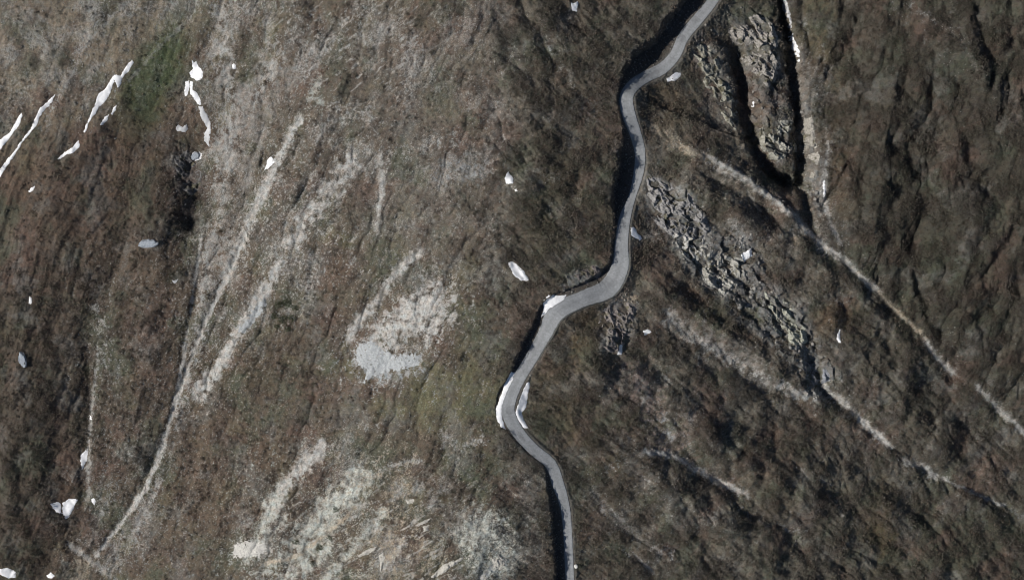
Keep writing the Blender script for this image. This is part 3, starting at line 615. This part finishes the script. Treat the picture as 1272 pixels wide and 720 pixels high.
SNOW = [
    (z3(0, 0, [(-15, 545), (0, 520), (40, 490), (65, 440), (80, 420), (84, 432), (70, 470), (45, 500), (20, 535), (0, 560), (-15, 570)]), 'short white snow streak at the far upper edge, outermost of the slanting gully streaks', 1),
    (z3(0, 0, [(-10, 645), (30, 590), (60, 555), (90, 510), (115, 480), (130, 440), (150, 400), (175, 380), (205, 352), (195, 380), (165, 410), (145, 440), (135, 470), (110, 500), (85, 530), (60, 570), (40, 600), (5, 655), (-10, 670)]), 'longest thin snow streak slanting down a shallow gully, one clean unbroken line', 1),
    (z3(0, 0, [(325, 462), (345, 410), (365, 350), (390, 335), (405, 310), (425, 278), (450, 280), (470, 245), (492, 222), (500, 232), (480, 265), (455, 292), (450, 315), (438, 328), (426, 300), (416, 330), (400, 370), (375, 395), (350, 432)]), 'wide slanting snow streak beside the green grass patch, notched by a dark hole', 1),
    (z3(0, 0, [(370, 468), (390, 436), (405, 428), (402, 442), (384, 466)]), 'small slanting snow scrap just below the wide streak by the green patch', 1),
    (z3(0, 0, [(414, 425), (424, 398), (434, 392), (431, 410), (420, 428)]), 'tiny snow fleck between the wide gully streak and the green grass patch', 1),
    (z3(0, 0, [(216, 592), (240, 568), (270, 548), (292, 522), (298, 545), (270, 572), (245, 577), (225, 592)]), 'ragged snow scrap trailing at the foot of the wide gully streak', 1),
    (z3(0, 0, [(312, 490), (322, 462), (330, 455), (326, 475), (316, 495)]), 'sliver of snow between the wide gully streak and the ragged scrap at its foot', .9),
    (z3(0, 0, [(713, 218), (722, 235), (733, 225), (735, 242), (757, 265), (755, 292), (738, 302), (726, 296), (712, 290), (706, 272), (718, 255)]), 'bright rounded snow head at the top of the winding gully snow', 1),
    (z3(0, 0, [(692, 305), (704, 300), (706, 325), (700, 352), (690, 358), (686, 340)]), 'short snow finger on the outer side of the winding gully snow', .95),
    (z3(0, 0, [(708, 305), (718, 300), (718, 335), (735, 345), (748, 375), (750, 392), (736, 390), (716, 358), (708, 350)]), 'narrow middle length of the winding gully snow, split by a dark gap', .95),
    (z3(0, 0, [(738, 396), (756, 398), (770, 425), (784, 455), (786, 495), (778, 545), (760, 525), (762, 500), (772, 478), (750, 440)]), 'dull grey lower tail of the winding gully snow', .62),
    (z3(0, 0, [(708, 580), (726, 565), (745, 567), (755, 580), (742, 598), (718, 600)]), 'rounded greyish snow lump in the dark hollow under the winding gully snow', .75),
    (z3(0, 0, [(656, 478), (664, 462), (680, 475), (695, 464), (704, 482), (690, 490), (660, 490)]), 'thin grey snow scraps beside the tail of the winding gully snow', .55),
    (z3(0, 0, [(864, 242), (871, 236), (879, 242), (878, 258), (866, 258)]), 'tiny square snow fleck on the pale stony band', 1),
    (z3(0, 0, [(984, 634), (998, 594), (1010, 582), (1018, 590), (1022, 606), (1004, 625)]), 'wedge of snow on the pale streak with a dark hollow along its edge', 1),
    (z3(0, 0, [(106, 712), (116, 700), (130, 694), (126, 708), (112, 716)]), 'tiny snow fleck below the long unbroken streak', .9),
    (z3(0, 240, [(106, 408), (110, 384), (118, 388), (121, 408), (112, 414)]), 'tiny upright snow fleck in the dark scrub above the pale grey boulder', .85),
    (z3(0, 240, [(638, 320), (648, 326), (662, 320), (660, 332), (648, 336)]), 'tiny snow fleck below the blue-grey boulder under the dark hollow', .7),
    (z3(0, 480, [(300, 256), (312, 240), (326, 232), (326, 268), (318, 285), (306, 306), (300, 285)]), 'white snow wedge in the narrow gully above the split snow patch', 1),
    (z3(0, 480, [(188, 437), (214, 428), (228, 436), (229, 472), (208, 466)]), 'outer half of the split snow patch, tucked against the dark thicket', .95),
    (z3(0, 480, [(233, 432), (258, 416), (292, 418), (276, 450), (256, 484), (245, 494), (234, 470)]), 'larger half of the split snow patch, a bright triangle at the gully foot', 1),
    (z3(0, 480, [(340, 418), (350, 414), (357, 424), (352, 440), (343, 432)]), 'tiny snow fleck beside the bright triangular half of the split patch', .9),
    (z3(0, 480, [(-15, 678), (30, 674), (60, 690), (58, 710), (30, 713), (-15, 692)]), 'dirty cream snow patch under the dark thicket in the bottom corner', .9),
    (z3(0, 480, [(174, 702), (190, 692), (204, 704), (195, 714), (178, 712)]), 'small white snow lump just beside the dirty cream patch at the bottom', 1),
    (z3(0, 480, [(334, 106), (341, 106), (341, 122), (335, 122)]), 'tiny snow fleck high in the narrow gully above the snow wedge', .9),
    (z3(424, 0, [(853, 8), (866, 14), (880, 6), (884, 22), (876, 44), (860, 40), (856, 24)]), 'star-shaped snow fleck in scrub at the upper edge above the cutting', 1),
    (z3(424, 0, [(608, 662), (622, 638), (628, 650), (638, 654), (641, 684), (615, 686)]), 'small jagged snow patch on the ridge above the leaf-shaped snow patch', 1),
    (z3(424, 0, [(645, 706), (652, 703), (657, 712), (648, 714)]), 'tiny snow crumb just below the small jagged ridge patch', .8),
    (z3(424, 0, [(1211, 292), (1228, 284), (1245, 270), (1264, 272), (1264, 286), (1245, 302), (1215, 304)]), 'bright bean-shaped snow patch on the verge inside the upper road bend', 1.05),
    (z3(848, 0, [(376, -15), (390, 10), (400, 55), (408, 95), (404, 130), (394, 100), (384, 55), (372, 5)]), 'thin greyish upper part of the snow ribbon along the dark ravine rim', .6),
    (z3(848, 0, [(398, 135), (408, 128), (420, 160), (438, 188), (437, 238), (424, 212), (410, 185)]), 'bright lower part of the snow ribbon along the dark ravine rim', 1),
    (z3(848, 0, [(257, 380), (264, 378), (267, 398), (260, 400)]), 'tiny snow fleck on the olive rock spur between the two ravines', .9),
    (z3(848, 240, [(522, -40), (530, -52), (533, -10), (530, 20), (524, 14)]), 'thin upright snow sliver in the pale stream bed below the ravines', .95),
    (z3(848, 240, [(217, 229), (236, 216), (255, 203), (257, 224), (263, 234), (246, 240), (230, 256)]), 'blocky white snow patch on the broken grey crags', .95),
    (z3(848, 240, [(573, 545), (578, 520), (584, 506), (589, 508), (585, 530), (591, 556), (582, 556)]), 'thin curved snow crescent in dark scrub east of the crags', 1),
    (z3(424, 240, [(620, 258), (634, 254), (652, 264), (680, 288), (700, 325), (672, 326), (648, 312), (632, 286)]), 'leaf-shaped snow patch on the ridge, largest one away from the road', .92),
    (z3(424, 240, [(754, 398), (772, 378), (806, 382), (838, 378), (834, 398), (800, 418), (775, 436), (744, 462), (754, 430)]), 'triangular snow bank on the uphill side of the road bend', .95),
    (z3(424, 240, [(1078, 130), (1090, 124), (1104, 146), (1122, 168), (1112, 178), (1090, 164), (1078, 156)]), 'wedge of snow on the outer verge below the shaded cutting', 1),
    (z3(424, 240, [(1124, 512), (1140, 506), (1160, 517), (1146, 522), (1130, 530)]), 'small triangular snow scrap beside the dark crag below the road bend', 1),
    (z3(424, 240, [(1029, 600), (1034, 568), (1048, 560), (1046, 602)]), 'small upright snow scrap in the foot of the dark crag below the bend', .9),
    ([(617, 521), (616, 509), (621, 494), (627, 478), (634, 463), (640, 462), (638, 472), (630, 488), (624, 506), (624, 520), (628, 533), (622, 530)], 'long thin snow strip on the uphill side of the road', 1),
    ([(640, 512), (645, 497), (650, 483), (656, 473), (658.5, 476), (656, 490), (654, 505), (648, 512), (651, 522), (658, 532), (650, 531), (643, 521)], 'long thick snow strip on the downhill side of the road', 1),
]
for poly, lab, br in SNOW:
    o = patch('snow_patch', poly, 'snow', M_snow, 0.26 if 'road' in lab else 0.55 if ('ribbon' in lab or 'crags' in lab) else 0.2, 0.42, tuple(np.array((0.86, 0.86, 0.86)) * br))
    tag(o, lab, 'snow patch', 'old snow patches on the mountainside')
print('snow', round(time.time() - T0, 1))

SCREE = [
    (z3(424, 240, [(50, 592), (60, 566), (112, 548), (150, 580), (200, 600), (295, 600), (290, 640), (230, 656), (180, 662), (130, 680), (80, 706), (96, 662), (62, 636)]), BLUE * 0.82, 'pale blue-grey fan of fine scree at the foot of the white stony slope'),
    ([(323, 372), (333, 374), (326, 388), (314, 402), (301, 416), (296, 409), (308, 394)], BLUE * 0.72, 'small blue-grey scree tongue below the long pale streak'),
    (z3(270, 560, [(98, 565), (120, 545), (180, 532), (230, 540), (300, 545), (290, 600), (245, 635), (210, 625), (95, 636)], 4.8), PALE * 0.95, 'pale warm grey scree apron in the lower limestone ground'),
]
for poly, tn, lab in SCREE:
    o = patch('scree', poly, 'scree', M_scree, 0.10, 1.8, tuple(tn))
    tag(o, lab, 'scree', kind='stuff')

SLABS = [
    (z3(480, 580, [(268, 668), (300, 636), (345, 592), (385, 574), (468, 545), (462, 560), (400, 602), (350, 640), (290, 672)], 4.89), 'long pale limestone slab pointing uphill at the bottom edge'),
    (z3(480, 580, [(176, 352), (220, 326), (268, 308), (258, 328), (215, 350), (184, 360)], 4.89), 'narrow pale limestone slab above the brown hollow in the lower slope'),
    (z3(480, 580, [(112, 200), (140, 192), (178, 196), (160, 218), (125, 222)], 4.89), 'small white limestone block at the top of the lower pale rocks'),
    (z3(270, 560, [(838, 622), (880, 592), (952, 566), (940, 592), (890, 616), (846, 632)], 4.8), 'flat cream limestone slab beside the pale lower rocks, left one of the bottom row'),
    (z3(270, 560, [(962, 625), (990, 602), (1000, 630), (988, 690), (972, 716), (970, 670)], 4.8), 'upright cream limestone slab in the bottom row next to the flat one'),
    (z3(480, 580, [(222, 360), (258, 350), (256, 385), (228, 392)], 4.89), 'square pinkish limestone block just under the narrow slab'),
    (z3(480, 580, [(640, 560), (690, 540), (740, 560), (720, 600), (690, 622), (650, 610)], 4.89), 'bluish white limestone knob beside the shaded lower road'),
]
for poly, lab in SLABS:
    o = patch('limestone_slab', poly, 'slab', M_slab, 0.55, 0.6)
    tag(o, lab, 'rock slab', 'pale limestone slabs low on the slope')

OUT = [
    (CRAGS[0], 2.6, c3(122, 120, 118), 'dark purple-grey crag just below the shaded road cutting'),
    ([(832, 286), (856, 288), (876, 296), (874, 318), (858, 326), (842, 312)], 3.0, c3(150, 148, 142), 'pale grey crag with slanting ledges in the middle of the rock band'),
    ([(862, 322), (888, 312), (925, 322), (930, 346), (900, 368), (876, 352)], 2.8, c3(140, 138, 131), 'wide grey crag split by black cracks under the blocky snow patch'),
    ([(948, 360), (975, 372), (998, 392), (1004, 425), (985, 432), (960, 408)], 2.2, c3(142, 142, 130), 'pale olive-grey crag low in the rock band'),
    ([(998, 436), (1014, 446), (1022, 468), (1012, 482), (1000, 466)], 2.6, c3(122, 121, 120), 'small bluish crag at the lower end of the rock band'),
    ([(1018, 446), (1030, 462), (1032, 472), (1020, 478)], 2.4, c3(126, 128, 132), 'lone pointed rock beside the small bluish crag'),
    (CRAGS[4], 2.4, c3(112, 106, 102), 'dark brown crag on the slope below the road bend'),
    ([(858, 62), (872, 50), (888, 60), (904, 100), (920, 150), (910, 166), (890, 130), (866, 92)], 3.0, c3(124, 122, 112), 'crag on the road side of the curved black ravine'),
    ([(902, 36), (945, 14), (962, 30), (972, 90), (955, 110), (936, 96), (916, 70)], 2.8, c3(128, 124, 118), 'broken upper crag of the spur between the two black ravines'),
    ([(942, 158), (962, 150), (986, 150), (990, 188), (970, 200), (956, 205), (944, 185)], 2.6, c3(142, 140, 130), 'blunt grey crag at the foot of the spur between the ravines'),
    ([(216, 196), (232, 186), (250, 205), (250, 235), (232, 245), (220, 225)], 2.2, c3(92, 90, 88), 'dark crag under the winding gully snow'),
    ([(697, 352), (716, 338), (742, 327), (750, 340), (735, 353), (707, 361)], 1.6, c3(96, 90, 88), 'dark rock face above the road bend beside the triangular snow bank'),
    ([(996, 120), (1006, 130), (1014, 175), (1020, 225), (1010, 240), (1002, 205), (998, 160)], 1.6, c3(134, 130, 122), 'strip of pale rock along the lit rim of the straight ravine'),
]
for poly, t_, tn, lab in OUT:
    o = patch('rock_outcrop', poly, 'rock', M_rock, t_, 0.7, tuple(tn), res=0.18)
    tag(o, lab, 'rock outcrop', 'rock outcrops on the mountainside')
print('rock', round(time.time() - T0, 1))

# ------------------------------------------------------------------ boulders
import bmesh
def boulder(u, v, sx, sy, sz, rot, seed, lab, m=M_boulder):
    bm = bmesh.new(); bmesh.ops.create_icosphere(bm, subdivisions=4, radius=1.0)
    co = np.array([q.co[:] for q in bm.verts], F)
    f = facets(co[:, 0] * 1.6 + seed, co[:, 1] * 1.6 + co[:, 2], seed, 0.6)
    k = 0.78 + 0.3 * f + 0.12 * fbm(co[:, 0] * 2 + seed, co[:, 1] * 2 + co[:, 2] * 2, 3, seed)
    co = np.clip(co * k[:, None], [-0.9, -0.9, -0.7], [0.9, 0.9, 0.62]) * np.array([sx, sy, sz], F)
    for q, c in zip(bm.verts, co): q.co = c
    me = bpy.data.meshes.new('boulder'); bm.to_mesh(me); bm.free(); me.materials.append(m)
    ob = bpy.data.objects.new('boulder', me); COL.objects.link(ob)
    X, Y, z = at(np.array([u]), np.array([v]))
    ob.location = (X[0], Y[0], z[0] + 0.15 * sz); ob.rotation_euler = (0.15, -0.1, rot)
    return tag(ob, lab, 'boulder', 'boulders lying on the slope')
boulder(185, 302, 4.4, 1.9, 2.2, 0.05, 3, 'wide blue-grey boulder in the dark hollow under the gully crag')
boulder(28.5, 446, 1.7, 3.6, 1.8, 0.25, 5, 'upright pale grey boulder in the dark scrub by the left border')
boulder(242, 194, 2.2, 1.6, 1.4, 0.2, 8, 'rounded boulder half hidden by the snow lump in the dark hollow')
boulder(715.3, 702.6, 0.8, 0.9, 0.9, 0.4, 9, 'small white boulder on the verge of the shaded lower road', M_post)

# ------------------------------------------------------------------ loose stones on the bare ground: nobody could count them
def inframe(n):
    u = rng.uniform(-110, 1382, n); v = rng.uniform(-90, 810, n)
    z = terr((u - CU) * S, (CV - v) * S)
    for _ in range(2):
        X = (u - CU) * S * (CAMH - z) / CAMH; Y = (CV - v) * S * (CAMH - z) / CAMH; z = terr(X, Y)
    return X.astype(F), Y.astype(F)
X, Y = inframe(380000)
p = look(bare, X, Y) * 0.5 + look(crag, X, Y) * 0.08 + 0.003 + 0.3 * look(bankmask, X, Y)
ok = (rng.random(len(X)) < p) & (look(rd - hw, X, Y) > 0.5) & ~look(snowmask.ravel(), X, Y)
X, Y = X[ok][:56000], Y[ok][:56000]; n = len(X)
octa = np.array([[1, 0, 0], [0, 1, 0], [-1, 0, 0], [0, -1, 0], [0, 0, 0.8], [0, 0, -0.6]], F)
of = np.array([[0, 1, 4], [1, 2, 4], [2, 3, 4], [3, 0, 4], [1, 0, 5], [2, 1, 5], [3, 2, 5], [0, 3, 5]])
sz = (0.16 + (0.30 + 0.8 * look(crag, X, Y)) * rng.random(n) ** 3).astype(F)
ang = rng.uniform(0, 6.28, n); q = octa[None] * (0.7 + 0.6 * rng.random((n, 6, 3)))
ca, sa = np.cos(ang)[:, None], np.sin(ang)[:, None]
vx = (q[..., 0] * ca - q[..., 1] * sa) * sz[:, None] + X[:, None]; vy = (q[..., 0] * sa + q[..., 1] * ca) * sz[:, None] + Y[:, None]
vz = q[..., 2] * sz[:, None] + terr(X, Y)[:, None] + 0.02
here = np.stack([look(np.ascontiguousarray(col[:, k]), X, Y) for k in range(3)], 1)
base = 0.45 * (PALE * 0.8)[None] * (0.5 + 0.6 * rng.random(n))[:, None] + 0.6 * here
o = mesh_np('loose_stones', np.stack([vx, vy, vz], 2).reshape(-1, 3), (of[None] + 6 * np.arange(n)[:, None, None]).reshape(-1, 3), M_stone, np.repeat(base, 6, 0).astype(F))
tag(o, 'loose pale stones strewn along the gullies and scree', 'stones', kind='stuff')

# ------------------------------------------------------------------ leafless scrub: one mass nobody could count
dens = 0.20 + 0.0 * U
dens = np.maximum(dens, 0.85 * sideE)
for u, v, ru, rv_, a in [(60, 480, 90, 150, .8), (35, 610, 62, 110, 1.0), (190, 300, 70, 130, .6), (120, 420, 90, 120, .6), (290, 580, 110, 110, .5), (360, 460, 70, 70, .4), (560, 600, 60, 60, .4), (640, 250, 60, 260, .6), (160, 540, 40, 90, .6)]:
    dens = np.maximum(dens, a * zone(u, v, ru, rv_))
for u, v, ru, rv_, k in [(545, 495, 90, 36, .05), (950, 140, 16, 45, .4), (1042, 210, 14, 55, .35), (85, 600, 16, 40, .1), (70, 60, 170, 80, .4), (1020, 50, 26, 70, .5), (805, 130, 26, 30, .5), (340, 330, 30, 90, .5)]:
    dens = dens * (1 - (1 - k) * zone(u, v, ru, rv_))
dens = dens * (0.3 + 1.2 * sstep(-0.4, 0.4, n_mid + 0.4 * st + 0.5 * patch_n[3])) * (1 - np.clip(bare * 1.15, 0, 1)) * (1 - 0.55 * crag) * (1 - bankmask * 0.8)
X, Y = inframe(205000)
p = look(dens.astype(F), X, Y)
ok = (rng.random(len(X)) < p * 0.75) & (look(rd - hw, X, Y) > 1.3) & ~look(snowmask.ravel(), X, Y)
X, Y = X[ok][:72000], Y[ok][:72000]; n = len(X); print('scrub', n)
NT = 20
east = look(sideE, X, Y); thick_ = look(dens.astype(F), X, Y)
clump = np.clip(look(n_mid, X, Y) + 0.3, 0, 1) * (1 + 0.8 * look(far, X, Y))
rad = (0.36 + 0.75 * rng.random(n) ** 3 + 0.2 * thick_ + 0.45 * clump * thick_).astype(F); hei = rad * (0.8 + 0.9 * rng.random(n))
th = rng.uniform(0, 6.283, (n, NT)); rr = np.sqrt(rng.random((n, NT))); hz = rng.random((n, NT)) ** 0.8 * (1 - 0.75 * rr ** 2)
cx_ = X[:, None] + rad[:, None] * rr * np.cos(th); cy_ = Y[:, None] + rad[:, None] * rr * np.sin(th); cz_ = terr(X, Y)[:, None] + hei[:, None] * hz + 0.02
ctr = np.stack([cx_, cy_, cz_], 2)[:, :, None, :]
d3 = rng.standard_normal((n, NT, 3, 3)).astype(F)
d3 /= np.linalg.norm(d3, axis=3, keepdims=True)
tri = ctr + d3 * (0.16 + 0.16 * rng.random((n, NT, 1, 1))) * (0.7 + 0.5 * rad[:, None, None, None])
palette = np.stack([c3(116, 107, 96), c3(106, 97, 86), c3(114, 95, 82), c3(102, 100, 82), c3(88, 94, 78), c3(132, 124, 114)])
pick = rng.choice(6, n, p=[.27, .25, .16, .14, .08, .10])
tn = palette[pick] * (0.7 + 0.6 * rng.random(n))[:, None] * (1 - 0.12 * east)[:, None]
loc = look(col.mean(1).astype(F), X, Y)
mix = np.stack([look(np.ascontiguousarray(col[:, k]), X, Y) for k in range(3)], 1)
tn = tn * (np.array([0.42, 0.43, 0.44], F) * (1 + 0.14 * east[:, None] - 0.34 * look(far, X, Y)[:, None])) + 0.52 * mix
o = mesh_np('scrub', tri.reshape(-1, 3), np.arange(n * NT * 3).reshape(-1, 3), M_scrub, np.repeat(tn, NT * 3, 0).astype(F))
tag(o, 'leafless brown scrub covering the mountain flanks', 'scrub', kind='stuff')
print('scrub', round(time.time() - T0, 1))

# ------------------------------------------------------------------ dark evergreen shrubs one can tell apart
def shrub_mesh(seed):
    r = np.random.default_rng(seed); m = 360
    th = r.uniform(0, 6.283, m); q = np.sqrt(r.random(m)); hz = r.random(m) ** 0.6 * (1 - 0.6 * q ** 2)
    lob = 1 + 0.25 * np.sin(3 * th + seed)
    c = np.stack([q * lob * np.cos(th), q * lob * np.sin(th), 0.12 + hz * 0.9], 1)[:, None, :]
    d_ = r.standard_normal((m, 3, 3)); d_ /= np.linalg.norm(d_, axis=2, keepdims=True)
    return (c + 0.13 * d_).reshape(-1, 3)
def stem_mesh():
    v, f = [], []
    for k in range(6):
        a = k * math.pi / 3
        v += [(0.09 * math.cos(a), 0.09 * math.sin(a), -0.3), (0.04 * math.cos(a), 0.04 * math.sin(a), 0.7)]
    for k in range(6):
        a, b = 2 * k, 2 * ((k + 1) % 6); f.append((a, b, b + 1, a + 1))
    return np.array(v, F), np.array(f)
SHR = [((346, 378), 1.6), ((357, 376), 1.8), ((367, 383), 1.5), ((341, 392), 1.4), ((352, 397), 1.9), ((362, 395), 1.6), ((357, 408), 1.3), ((345, 405), 1.2)]
SHR2 = [((417, 632), 1.3, 'dark evergreen shrub alone on the whitest stony patch of the lower limestone'), ((368, 672), 1.4, 'dark evergreen shrub beside the pale ridge line below the whitest patch'), ((388, 699), 1.1, 'smallest dark shrub at the bottom edge of the lower limestone'),
        ((397, 679), 1.5, 'wide dark shrub in the upper end of the dark band across the lower limestone'), ((410, 667), 1.2, 'dark shrub just uphill of the wide one in the dark limestone band')]
def shrub(u, v, s, lab, grp, seed):
    r = bpy.data.objects.new('evergreen_shrub', None); COL.objects.link(r)
    X, Y, z = at(np.array([u]), np.array([v]))
    r.location = (X[0], Y[0], z[0]); r.scale = (s, s, s * 0.8); r.rotation_euler = (0, 0, seed * 1.7)
    tag(r, lab, 'shrub', grp)
    vv = shrub_mesh(seed)
    mesh_np('foliage', vv, np.arange(len(vv)).reshape(-1, 3), M_ever, parent=r)
    a, b = stem_mesh(); mesh_np('stem', a, b, M_wood, parent=r)
for k, ((u, v), s) in enumerate(SHR):
    shrub(u, v, s, 'small dark evergreen shrub in the clump beside the blue-grey scree tongue', 'dark shrubs clumped beside the scree tongue', k + 1)
for k, ((u, v), s, lab) in enumerate(SHR2):
    shrub(u, v, s, lab, 'dark shrubs on the lower limestone', k + 21)

# ------------------------------------------------------------------ low crash barrier along the outer edge of the bend
def barrier(u0, u1, lab):
    i0 = int(np.argmin(np.hypot(Rp[:, 0] - u0[0], Rp[:, 1] - u0[1]))); i1 = int(np.argmin(np.hypot(Rp[:, 0] - u1[0], Rp[:, 1] - u1[1])))
    root = bpy.data.objects.new('crash_barrier', None); COL.objects.link(root)
    f = np.linspace(i0, i1, max(8, (i1 - i0) * 3))
    bx, by, bz, bh = (np.interp(f, ridx, q) for q in (rx, ry, road_z, road_hw))
    gx2, gy2 = np.gradient(bx), np.gradient(by); l2 = np.hypot(gx2, gy2); nx, ny = -gy2 / l2, gx2 / l2   # left-hand normal of travel down the sheet = outer side
    bx, by = bx + nx * (bh + 0.35), by + ny * (bh + 0.35)
    root.location = (float(bx[0]), float(by[0]), float(bz[0]))
    prof = [(-0.05, 0.45), (-0.11, 0.53), (-0.05, 0.60), (-0.11, 0.68), (-0.05, 0.76), (0.03, 0.76), (0.03, 0.45)]
    v = np.array([[(bx[k] + nx[k] * a - bx[0], by[k] + ny[k] * a - by[0], bz[k] + b - bz[0]) for a, b in prof] for k in range(len(f))]).reshape(-1, 3)
    m = len(prof); fc = [(k * m + j, k * m + (j + 1) % m, (k + 1) * m + (j + 1) % m, (k + 1) * m + j) for k in range(len(f) - 1) for j in range(m)]
    mesh_np('rail', v, np.array(fc), M_rail, parent=root)
    cum = np.concatenate([[0], np.cumsum(np.hypot(np.diff(bx), np.diff(by)))])
    for s_ in np.arange(0.3, cum[-1], 3.0):
        x_, y_, zz, a_, b_ = (np.interp(s_, cum, q) for q in (bx, by, bz, nx, ny))
        x_, y_ = x_ + a_ * 0.09, y_ + b_ * 0.09
        w = 0.06
        vv = np.array([(x_ + i * w - bx[0], y_ + j * w - by[0], zz + h_ - bz[0]) for h_ in (-0.9, 0.74) for i, j in ((-1, -1), (1, -1), (1, 1), (-1, 1))])
        mesh_np('post', vv, np.array([(0, 3, 2, 1), (4, 5, 6, 7), (0, 1, 5, 4), (1, 2, 6, 5), (2, 3, 7, 6), (3, 0, 4, 7)]), M_rail, parent=root)
    tag(root, lab, 'crash barrier')
barrier((772, 315), (661, 443), 'low grey crash barrier along the outer edge of the road bend')

# ------------------------------------------------------------------ light
EL, AZ = math.radians(43), (-0.993, -0.12)
sx_, sy_, sz_ = AZ[0] * math.cos(EL), AZ[1] * math.cos(EL), math.sin(EL)
from mathutils import Vector
sun = bpy.data.lights.new('sun', 'SUN'); sun.energy = 4.4; sun.angle = math.radians(0.5); sun.color = (1.0, 0.96, 0.91)
so = bpy.data.objects.new('sun', sun); COL.objects.link(so); so.location = (0, 0, 300)
so.rotation_euler = Vector((-sx_, -sy_, -sz_)).to_track_quat('-Z', 'Y').to_euler()
w = bpy.data.worlds.new('World'); sc.world = w; w.use_nodes = True
bg = w.node_tree.nodes['Background']; sky = w.node_tree.nodes.new('ShaderNodeTexSky'); sky.sky_type = 'NISHITA'
sky.sun_disc = False; sky.sun_elevation = EL; sky.sun_rotation = math.atan2(AZ[0], AZ[1]); sky.altitude = 1500
w.node_tree.links.new(sky.outputs[0], bg.inputs['Color']); bg.inputs['Strength'].default_value = 0.06

# ------------------------------------------------------------------ camera, straight down from the aircraft
cam = bpy.data.cameras.new('camera'); cam.lens = 70; cam.sensor_width = 36; cam.clip_start = 1; cam.clip_end = 6000
co = bpy.data.objects.new('camera', cam); COL.objects.link(co); co.location = (0, 0, CAMH); co.rotation_euler = (0, 0, 0)
sc.camera = co
sc.cycles.filter_width = 0.95
vs_ = sc.view_settings; vs_.view_transform = 'Standard'; vs_.look = 'None'; vs_.exposure = 0; vs_.gamma = 1; vs_.use_curve_mapping = False
print('done', round(time.time() - T0, 1))
